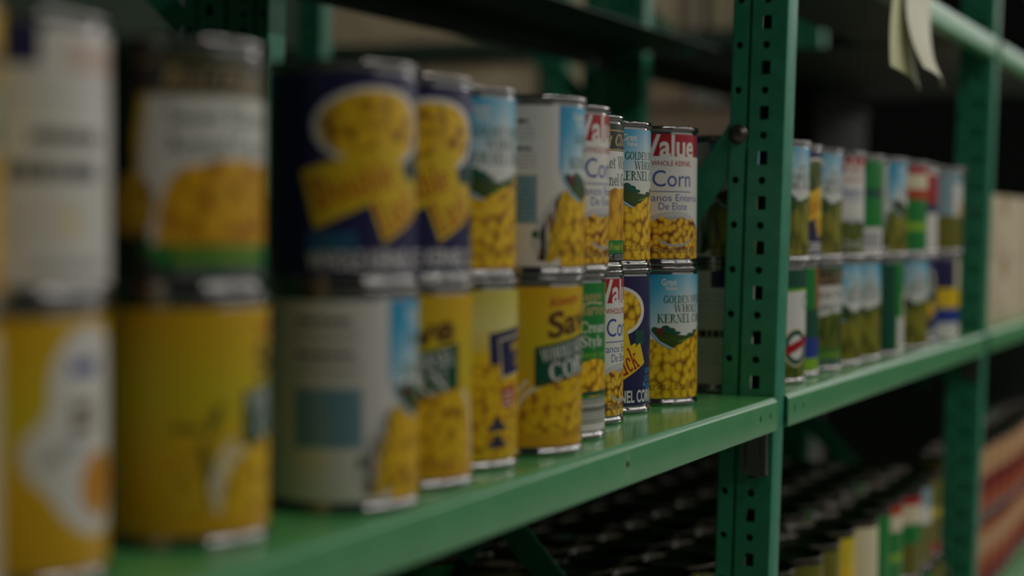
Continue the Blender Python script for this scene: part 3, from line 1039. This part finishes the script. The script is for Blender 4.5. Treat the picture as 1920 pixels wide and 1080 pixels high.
POSTR = mirrored(POSTM, 'post_rear')
DEPTH = 0.571
TILT = 0.024


def brace_mesh(name, a, b, wd, x0, x1):
    """flat strip from a to b (y, z)"""
    d = Vector((b[0] - a[0], b[1] - a[1])).normalized()
    n = Vector((-d.y, d.x)) * wd / 2
    pts = [(a[0] - n.x, a[1] - n.y), (b[0] - n.x, b[1] - n.y), (b[0] + n.x, b[1] + n.y), (a[0] + n.x, a[1] + n.y)]
    V = [(x0, p[0], p[1]) for p in pts] + [(x1, p[0], p[1]) for p in pts]
    F = [(3, 2, 1, 0), (4, 5, 6, 7)] + [(i, (i + 1) % 4, (i + 1) % 4 + 4, i + 4) for i in range(4)]
    return mesh_from(name, V, F, [POST], smooth=False)


BOLTM = lathe('bolt', [(0, .0042), (.0035, .0042), (.0062, .0032), (.0072, .0012), (.0072, 0), (.0085, 0), (.0085, -.0006), (0, -.0006)], [BOLT], seg=20)


def frame(X, Y, label, braces, bolts):
    t = bpy.data.objects.new('upright_frame', None)
    COL.objects.link(t)
    t.location = (X, Y, 0)
    t.rotation_euler = (TILT, 0, 0)
    tag(t, label, 'rack frame', 'upright frames of the green racks')
    link('post', POSTM, t)
    link('post', POSTR, t, (0, DEPTH, 0))
    fb = box_mesh('foot_plate', -.004, .034, -.001, .0495, -.9755, -.9595, [POST], .001)
    link('foot_plate', fb, t)
    link('foot_plate', fb, t, (0, DEPTH - .0485, .0))
    for (a, b) in braces:
        link('brace', brace_mesh('brace', a, b, .026, .0018, .0040), t)
    for (y, z) in bolts:
        o = link('bolt', BOLTM, t, (-.0006, y, z))
        o.rotation_euler = (0, -PI / 2, 0)
    return t


BR = [((.037, .2285), (.30, -.172)), ((.535, .155), (.04, -.350)), ((.04, .56), (.53, .95)), ((.53, -.52), (.04, -.90))]
BL = [(.0405, .2240), (.530, .150), (.0418, -.346)]
frame(0.352, 0, 'green slotted upright frame at the near left end of the rack', BR, BL)
frame(1.396, 0, 'sharp green slotted upright frame with diagonal brace between the two bays of cans', BR, BL)
frame(2.419, 0, 'blurred green upright frame at the right between bean cans and cartons', BR, BL)
frame(3.442, 0, 'far green upright frame closing the bay of cartons', BR, BL)
BR2 = [((.05, .345), (.53, .78)), ((.04, -.30), (.53, -.80))]
frame(1.396, DEPTH + .004, 'dark upright frame of the rack standing back to back behind the cans', BR2, [])
frame(2.419, DEPTH + .004, 'dark upright frame of the rear rack behind the bean cans', BR2, [])
frame(3.442, DEPTH + .004, 'dark upright frame of the rear rack behind the cartons', BR2, [])

# a scuffed run on the near shelf's front beam
SCUFF = paint('green_beam_paint_scuffed', (0.095, 0.355, 0.145), 0.28, 0.04, 25)
n_, l_, b_ = nt(SCUFF)
src = b_.inputs['Base Color'].links[0].from_socket
tc = n_.new('ShaderNodeTexCoord')
mpn = n_.new('ShaderNodeMapping')
mpn.inputs['Location'].default_value = (-0.66, 0.0, 0.014)
l_.new(tc.outputs['Object'], mpn.inputs[0])
mp2 = n_.new('ShaderNodeMapping')
mp2.inputs['Scale'].default_value = (62, 0, 40)
l_.new(mpn.outputs[0], mp2.inputs[0])
vl = n_.new('ShaderNodeVectorMath')
vl.operation = 'LENGTH'
l_.new(mp2.outputs[0], vl.inputs[0])
ns = n_.new('ShaderNodeTexNoise')
ns.inputs['Scale'].default_value = 420
ns.inputs['Detail'].default_value = 4
l_.new(tc.outputs['Object'], ns.inputs['Vector'])
ad = n_.new('ShaderNodeMath')
ad.operation = 'MULTIPLY_ADD'
ad.inputs[1].default_value = 1.3
l_.new(ns.outputs['Fac'], ad.inputs[0])
l_.new(vl.outputs['Value'], ad.inputs[2])
rr_ = ramp(n_, [(0.72, (0.55, 0.55, 0.55)), (1.0, (0, 0, 0))])
l_.new(ad.outputs[0], rr_.inputs[0])
mx_ = n_.new('ShaderNodeMix')
mx_.data_type = 'RGBA'
mx_.inputs[7].default_value = (0.42, 0.50, 0.38, 1)
l_.new(rr_.outputs[0], mx_.inputs[0])
l_.new(src, mx_.inputs[6])
l_.new(mx_.outputs[2], b_.inputs['Base Color'])

BEAM_H = 0.0285


def beam_mesh(length, mtl, flip=False):
    prof = []
    # outside, from the top rear round the nose down to the turned-in foot (y, z)
    prof += [(.020, 0.0), (.0012, 0.0), (.0006, -.0001), (.0001, -.0004), (-.0025, -.0029), (-.0028, -.0033), (-.0030, -.0039)]
    r3 = 0.0018
    for k in range(4):
        a = rad(180 + 90 * k / 3)
        prof.append((r3 + r3 * math.cos(a) - .003, -BEAM_H + r3 + r3 * math.sin(a)))
    prof += [(.012, -BEAM_H), (.012, -BEAM_H + .0015), (-.0014, -BEAM_H + .0015), (-.0014, -.0015), (.020, -.0015)]
    if flip:
        prof = [(-y, z) for y, z in reversed(prof)]
    n = len(prof)
    V = [(0, y, z) for y, z in prof] + [(length, y, z) for y, z in prof]
    F = [(i, (i + 1) % n, (i + 1) % n + n, i + n) for i in range(n)]
    F += [tuple(reversed(range(n))), tuple(range(n, 2 * n))]
    return mesh_from('beam', V, F, [mtl], sharp=32)


SLOTM = lathe('slot', [(0, 0.0002), (.0016, .0002), (.0016, -.0012), (0, -.0012)], [HOLE], seg=16)


def clip_mesh():
    V, F = [], []
    for (x0, x1, y0, y1, z0, z1) in ((-.0030, -.0004, .0040, .0260, -.068, -.012), (-.0085, -.0026, .0040, .0062, -.066, -.012), (-.0085, -.0026, .0238, .0260, -.062, -.012), (-.0050, -.0026, .011, .018, -.052, -.030)):
        b = len(V)
        V += [(x, y, z) for x in (x0, x1) for y in (y0, y1) for z in (z0, z1)]
        F += [tuple(b + i for i in f) for f in ((0, 1, 3, 2), (4, 6, 7, 5), (0, 4, 5, 1), (2, 3, 7, 6), (0, 2, 6, 4), (1, 5, 7, 3))]
    return mesh_from('beam_clip', V, F, [STEEL], smooth=False)


CLIPM = clip_mesh()


def shelf(x0, x1, y, z, label, deck=((.001, .566),), scuff=False, clip=False, dm=None):
    ln = x1 - x0
    t = bpy.data.objects.new('steel_shelf', None)
    COL.objects.link(t)
    t.location = (x0, y, z)
    tag(t, label, 'shelf', 'green steel shelves of the rack')
    fb = link('front_beam', beam_mesh(ln, SCUFF if scuff else BEAM), t)
    link('rear_beam', beam_mesh(ln, dm or BEAM, True), t, (0, DEPTH - .003, 0))
    for (a, b) in deck:
        link('deck', box_mesh('deck', .001, ln - .001, a, b, -.0013, .0001, [dm or DECK]), t)
    for d in (.020, .048):
        for xx in (d, ln - d):
            o = link('bolt_slot', SLOTM, fb, (xx, -.003, -.0135))
            o.rotation_euler = (PI / 2, 0, 0)
            o.scale = (1.0, 1.8, 1.0)
            tag(o, 'small dark oval slot')
    if scuff:
        o = link('bolt_slot', SLOTM, fb, (.66, -.003, -.0135))
        o.rotation_euler = (PI / 2, 0, 0)
        o.scale = (1.6, 1.6, 1)
    if clip:
        tag(link('beam_clip', CLIPM, t, (ln, .0, 0)), 'bare steel hook clip')
    return t


BAYS = [(.384, 1.3935), (1.4275, 2.4165), (2.4505, 3.4395)]
shelf(*BAYS[0], 0.0, 0.0, 'green steel shelf carrying the nearest double row of corn cans', scuff=True, clip=True)
shelf(*BAYS[1], 0.0, 0.0, 'green steel shelf carrying the bean cans beyond the slotted post', clip=True)
shelf(*BAYS[2], 0.0, 0.0, 'green steel shelf at right edge carrying beige cartons')
LY, LZ = .010, -.4125
shelf(*BAYS[0], LY, LZ, 'dark lower shelf below the near corn cans')
shelf(*BAYS[1], LY, LZ, 'lower shelf below the bean cans, crowded with can lids')
shelf(*BAYS[2], LY, LZ, 'lower shelf at bottom right under the red cans')
UY, UZ = -.010, .4125
shelf(*BAYS[0], UY, UZ, 'upper shelf above the near corn cans, above the picture', deck=((.001, .19), (.40, .566)), dm=SHADEDGREEN)
shelf(*BAYS[1], UY, UZ, 'upper shelf with brightly lit front beam above the bean cans', deck=((.001, .19), (.40, .566)), dm=SHADEDGREEN)
shelf(*BAYS[2], UY, UZ, 'upper shelf with brightly lit front beam at the right picture edge', dm=SHADEDGREEN)

# ------------------------------------------------------------------ lower shelf cans
def plain(name, me, x, y, z, label, group, cat='can'):
    o = link(name, me, None, (x, y, z))
    return tag(o, label, cat, group)


DARKC = plain_can('can_plain_dark', [DGREEN, OLIVE], [.5])
C_YEL = plain_can('can_plain_yellow', [AMBER, YEL, LEMON], [.2, .7])
C_WHT = plain_can('can_plain_white', [OLIVE, CREAM], [.35])
C_GRN = plain_can('can_plain_green', [LGREEN, GREEN], [.2])
C_PNK = plain_can('can_plain_pink', [GREEN, LGREEN, GREEN, CREAM, ORED], [.3, .4, .68, .88])
C_PNK2 = plain_can('can_plain_pink2', [OLIVE, GREEN, CREAM, RED], [.4, .66, .9])
C_TEAL = plain_can('can_plain_teal', [OLIVE, WHITE, PALETEAL], [.52, .75])
C_OLV = plain_can('can_plain_olive', [RED, OLIVE, LEMON, OLIVE], [.12, .5, .6])
zt = LZ + .0003
FRONT = [(C_OLV, 'dark-lidded can nearest the slotted post at the front of the lower shelf'),
         (C_GRN, 'second lidded can from the slotted post at the front of the lower shelf'),
         (DARKC, 'can with a warm lit lid at bottom right of the post on the lower shelf'),
         (DARKC, 'dark green can just left of the bright yellow can on the lower shelf'),
         (C_YEL, 'bright yellow can at the front of the lower shelf'),
         (C_WHT, 'cream can beside the yellow can at the front of the lower shelf'),
         (C_GRN, 'plain green can right of the cream can on the lower shelf'),
         (C_PNK, 'green can with pink top band on the lower shelf'),
         (C_PNK2, 'dark green can with cream and red top on the lower shelf'),
         (C_TEAL, 'pale blue and olive can on the lower shelf'),
         (C_OLV, 'olive can with thin yellow band near the far post, lower shelf')]
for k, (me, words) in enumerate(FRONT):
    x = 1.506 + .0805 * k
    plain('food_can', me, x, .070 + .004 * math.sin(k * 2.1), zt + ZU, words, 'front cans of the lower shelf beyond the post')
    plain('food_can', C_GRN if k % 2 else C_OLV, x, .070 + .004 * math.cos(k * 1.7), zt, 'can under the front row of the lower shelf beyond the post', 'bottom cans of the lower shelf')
rg = random.Random(3)
for j in range(1, 6):
    for k in range(11):
        x = 1.504 + .0808 * k + rg.uniform(-.001, .001)
        y = .070 + .0808 * j + rg.uniform(-.0012, .0012)
        if y > .545:
            continue
        for lv in range(2):
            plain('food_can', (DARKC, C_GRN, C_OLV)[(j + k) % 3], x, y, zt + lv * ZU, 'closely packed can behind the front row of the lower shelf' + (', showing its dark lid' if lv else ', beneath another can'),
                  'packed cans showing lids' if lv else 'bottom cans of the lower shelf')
for j in range(1, 6):
    for k in range(5):
        x = 1.008 + .0808 * k + rg.uniform(-.001, .001)
        y = .070 + .0808 * j + rg.uniform(-.0012, .0012)
        for lv in range(2):
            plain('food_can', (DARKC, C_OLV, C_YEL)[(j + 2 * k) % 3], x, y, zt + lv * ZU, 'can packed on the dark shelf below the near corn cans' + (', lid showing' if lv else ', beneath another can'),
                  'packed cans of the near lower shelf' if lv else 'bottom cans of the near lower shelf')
RUST = ink('rust', (0.42, 0.085, 0.02))
PEACH = ink('peach', (0.62, 0.36, 0.18))
C_RED = plain_can('can_plain_red', [RUST, DRED, PEACH], [.30, .58])
C_RED2 = plain_can('can_plain_red_low', [DRED, RUST, PEACH, RUST], [.25, .5, .86])
for k in range(11):
    x = 2.53 + .0808 * k
    plain('food_can', C_RED, x, .066 + .003 * math.sin(k), zt + ZU, 'rust red and peach can in the top row at the right edge', 'red cans of the far bay, top row')
    plain('food_can', C_RED2, x, .066 + .003 * math.cos(k), zt, 'rust red and peach can in the bottom row at the right edge', 'red cans of the far bay, bottom row')

# ------------------------------------------------------------------ cartons
def carton_mat(name, c):
    mt = mat(name, c, 0.75, spec=0.25)
    n, l, b = nt(mt)
    t = n.new('ShaderNodeTexCoord')
    no = n.new('ShaderNodeTexNoise')
    no.inputs['Scale'].default_value = 14
    l.new(t.outputs['Object'], no.inputs['Vector'])
    r = ramp(n, [(0.3, tuple(v * .85 for v in c)), (0.7, tuple(min(1, v * 1.1) for v in c))])
    l.new(no.outputs['Fac'], r.inputs[0])
    l.new(r.outputs[0], b.inputs['Base Color'])
    return mt


BEIGE = carton_mat('carton_beige', (0.60, 0.50, 0.34))
PINKB = carton_mat('carton_pinkish', (0.50, 0.36, 0.28))
GREYB = carton_mat('carton_grey', (0.45, 0.44, 0.38))
TAPE = mat('carton_tape', (0.50, 0.38, 0.20), 0.3)


def carton(x0, x1, y0, y1, z0, z1, mtl, label, group, seam='x'):
    t = bpy.data.objects.new('carton', None)
    COL.objects.link(t)
    cx, cy = (x0 + x1) / 2, (y0 + y1) / 2
    t.location = (cx, cy, z0)
    tag(t, label, 'carton', group)
    link('carton_body', box_mesh('carton_body', x0 - cx, x1 - cx, y0 - cy, y1 - cy, 0, z1 - z0, [mtl], .003), t)
    if seam == 'x':
        tp = box_mesh('tape', x0 - cx - .0004, x1 - cx + .0004, -.024, .024, z1 - z0 - .03, z1 - z0 + .0004, [TAPE])
    else:
        tp = box_mesh('tape', -.024, .024, y0 - cy - .0004, y1 - cy + .0004, z1 - z0 - .03, z1 - z0 + .0004, [TAPE])
    link('tape', tp, t)
    return t


for k in range(2):
    xa = 2.50 + .46 * k
    for lv in range(2):
        carton(xa, xa + .45, .022, .40, .0005 + .0995 * lv, .0995 + .0995 * lv, BEIGE,
               ('near', 'far')[k] + ' beige carton at the right edge, ' + ('lower of its stack on the shelf' if lv == 0 else 'upper of its stack'),
               'beige cartons of the far bay', 'y')

BLOCKER = mat('blocker_dark', (0.04, 0.042, 0.04), 0.75, spec=0.2)


def blocker(x0, x1, y0, y1, z0, z1, label):  # added dark boxes that close bright gaps, standing in for shade
    t = bpy.data.objects.new('dark_blocker', None)
    COL.objects.link(t)
    cx, cy = (x0 + x1) / 2, (y0 + y1) / 2
    t.location = (cx, cy, z0)
    tag(t, label, 'blocker', 'added dark blockers behind the cans')
    hx, hy, h = (x1 - x0) / 2, (y1 - y0) / 2, z1 - z0
    link('blocker_body', box_mesh('blocker_body', -hx + .006, hx - .006, -hy + .006, hy - .006, 0, h - .012, [BLOCKER], .004), t)
    link('blocker_lid', box_mesh('blocker_lid', -hx, hx, -hy, hy, h - .0119, h, [BLOCKER], .004), t)
    return t


blocker(3.02, 3.42, .402, .545, .0005, .385, 'added dark crate behind the beige cartons at the right')
RY = DEPTH + .0235
for k, (xa, xb) in enumerate(BAYS[1:]):
    shelf(xa, xb, RY, LZ, ('dark lower shelf of the rear rack behind the bean cans', 'dark lower shelf of the rear rack behind the red cans')[k], dm=SHADEDGREEN)
    for j in range(2):
        x = xa + .03 + .475 * j
        blocker(x, x + .455, RY + .03, RY + .53, LZ + .0005, LZ + .36, ('left', 'right')[j] + ' dark crate added in place of shade behind the ' + ('lower bean-can lids' if k == 0 else 'red cans'))

for k, xa in enumerate((3.56, 4.09)):
    for lv in range(2):
        blocker(xa, xa + .50, .04, .54, FLOOR_Z + .0005 + .478 * lv, FLOOR_Z + .477 + .478 * lv, ('lower', 'upper')[lv] + ' dark crate added on the floor past the red cans, ' + ('nearer stack' if k == 0 else 'farther stack'))

# a second rack across the back room, seen between the shelves
DRX = 4.05
t = bpy.data.objects.new('storage_rack', None)
COL.objects.link(t)
t.location = (DRX, 1.6, FLOOR_Z)
tag(t, 'dim green storage rack across the room behind the cans', 'rack')
for (zz) in (.60, .22, -.25, -.62):
    link('rack_shelf', box_mesh('rack_shelf', 0, .25, -.77, 1.0, zz - FLOOR_Z, zz - FLOOR_Z + .048, [SHADEDGREEN], .002), t)
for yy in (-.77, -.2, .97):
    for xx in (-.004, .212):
        link('rack_post', box_mesh('rack_post', xx, xx + .04, yy, yy + .035, 0, 1.35 - FLOOR_Z, [SHADEDGREEN], .002), t)
SH1, SH2 = .2685, .6485
DG = 'cartons on the rack across the room'
carton(DRX + .03, DRX + .23, 1.445, 1.80, SH1, SH1 + .325, BEIGE, 'wide beige carton on the back rack above the second navy can', DG)
carton(DRX + .03, DRX + .23, 1.318, 1.386, SH1, SH1 + .325, BEIGE, 'narrow beige carton on the back rack beside the wide carton', DG)
carton(DRX + .03, DRX + .23, .875, 1.15, SH1, SH1 + .10, GREYB, 'grey carton at the bottom of the back rack stack left of the slotted post', DG)
carton(DRX + .05, DRX + .23, .885, 1.15, SH1 + .1005, SH1 + .19, PINKB, 'pinkish carton in the middle of the back rack stack left of the slotted post', DG)
carton(DRX + .03, DRX + .22, 1.03, 1.15, SH1 + .1905, SH1 + .255, PINKB, 'small pinkish carton atop the back rack stack', DG)
carton(DRX + .03, DRX + .22, .875, 1.02, SH1 + .1905, SH1 + .30, GREYB, 'pale grey carton atop the back rack stack, nearer the slotted post', DG)
carton(DRX + .03, DRX + .23, 1.62, 2.10, SH2, SH2 + .22, BEIGE, 'long beige carton on the top level of the back rack at left', DG)
carton(DRX + .03, DRX + .23, 1.315, 1.385, SH2, SH2 + .22, BEIGE, 'narrow beige carton on the top level of the back rack', DG)
carton(DRX + .03, DRX + .23, 1.06, 1.15, SH2, SH2 + .22, BEIGE, 'small beige carton on the top level, centre of the back rack', DG)
carton(DRX + .03, DRX + .23, .875, .97, SH2, SH2 + .22, BEIGE, 'beige carton on the top level of the back rack close to the slotted post', DG)

# ------------------------------------------------------------------ paper strips hanging from the upper beam
PAPER = mat('paper', (0.62, 0.62, 0.36), 0.6, spec=0.3)
PAPERW = mat('paper_pale', (0.72, 0.70, 0.52), 0.6, spec=0.3)


def paper_strip(mtl, tops, bots, ytop, ybot, curl, label):
    V, F = [], []
    nz, nx = 14, 6
    for side in (0, 1):
        for i in range(nz + 1):
            s = i / nz
            z = .4135 + (bots[2] - .4135) * s
            xa = tops[0] + (bots[0] - tops[0]) * s ** 1.3
            xb = tops[1] + (bots[1] - tops[1]) * s ** 1.3
            for j in range(nx + 1):
                q = j / nx
                V.append((xa + (xb - xa) * q, ytop + (ybot - ytop) * s * s - curl * math.sin(PI * q) * s + side * .0004, z - .014 * q * s))
    k = (nz + 1) * (nx + 1)
    for i in range(nz):
        for j in range(nx):
            a = i * (nx + 1) + j
            F.append((a + nx + 1, a + nx + 2, a + 1, a))
            F.append((k + a, k + a + 1, k + a + nx + 2, k + a + nx + 1))
    rim = [j for j in range(nx + 1)] + [i * (nx + 1) + nx for i in range(1, nz + 1)] + [nz * (nx + 1) + j for j in range(nx - 1, -1, -1)] + [i * (nx + 1) for i in range(nz - 1, 0, -1)]
    for a, b in zip(rim, rim[1:] + rim[:1]):
        F.append((a, b, b + k, a + k))
    o = link('paper_strip', mesh_from('paper_strip', V, F, [mtl], sharp=50))
    return tag(o, label, 'paper', 'paper strips hanging from the upper beam')


paper_strip(PAPER, (1.775, 1.845), (1.668, 1.806, .306), -.0142, -.0340, .006, 'narrow greenish paper strip hanging behind the wider strip from the upper beam')
paper_strip(PAPERW, (1.800, 1.93), (1.700, 1.797, .306), -.0205, -.0600, .008, 'wider pale paper strip hanging in front from the upper beam')

# ------------------------------------------------------------------ room
CONC = mat('pale_floor', (0.55, 0.54, 0.50), 0.45)
GWALL = carton_mat('wall_paint', (0.10, 0.15, 0.10))
SHADEWALL = carton_mat('shaded_wall_paint', (0.03, 0.035, 0.03))  # wall paint darkened in place of shade on the far wall
tag(link('floor', box_mesh('floor', -4, 12, -5, 5, FLOOR_Z - .1, FLOOR_Z, [CONC])), kind='structure')
tag(link('wall_back', box_mesh('wall_back', -4, 12, 4.0, 4.1, FLOOR_Z, 2.6, [GWALL])), kind='structure')
tag(link('wall_far', box_mesh('wall_far', 12, 12.1, -5, 4.1, FLOOR_Z, 2.6, [SHADEWALL])), kind='structure')
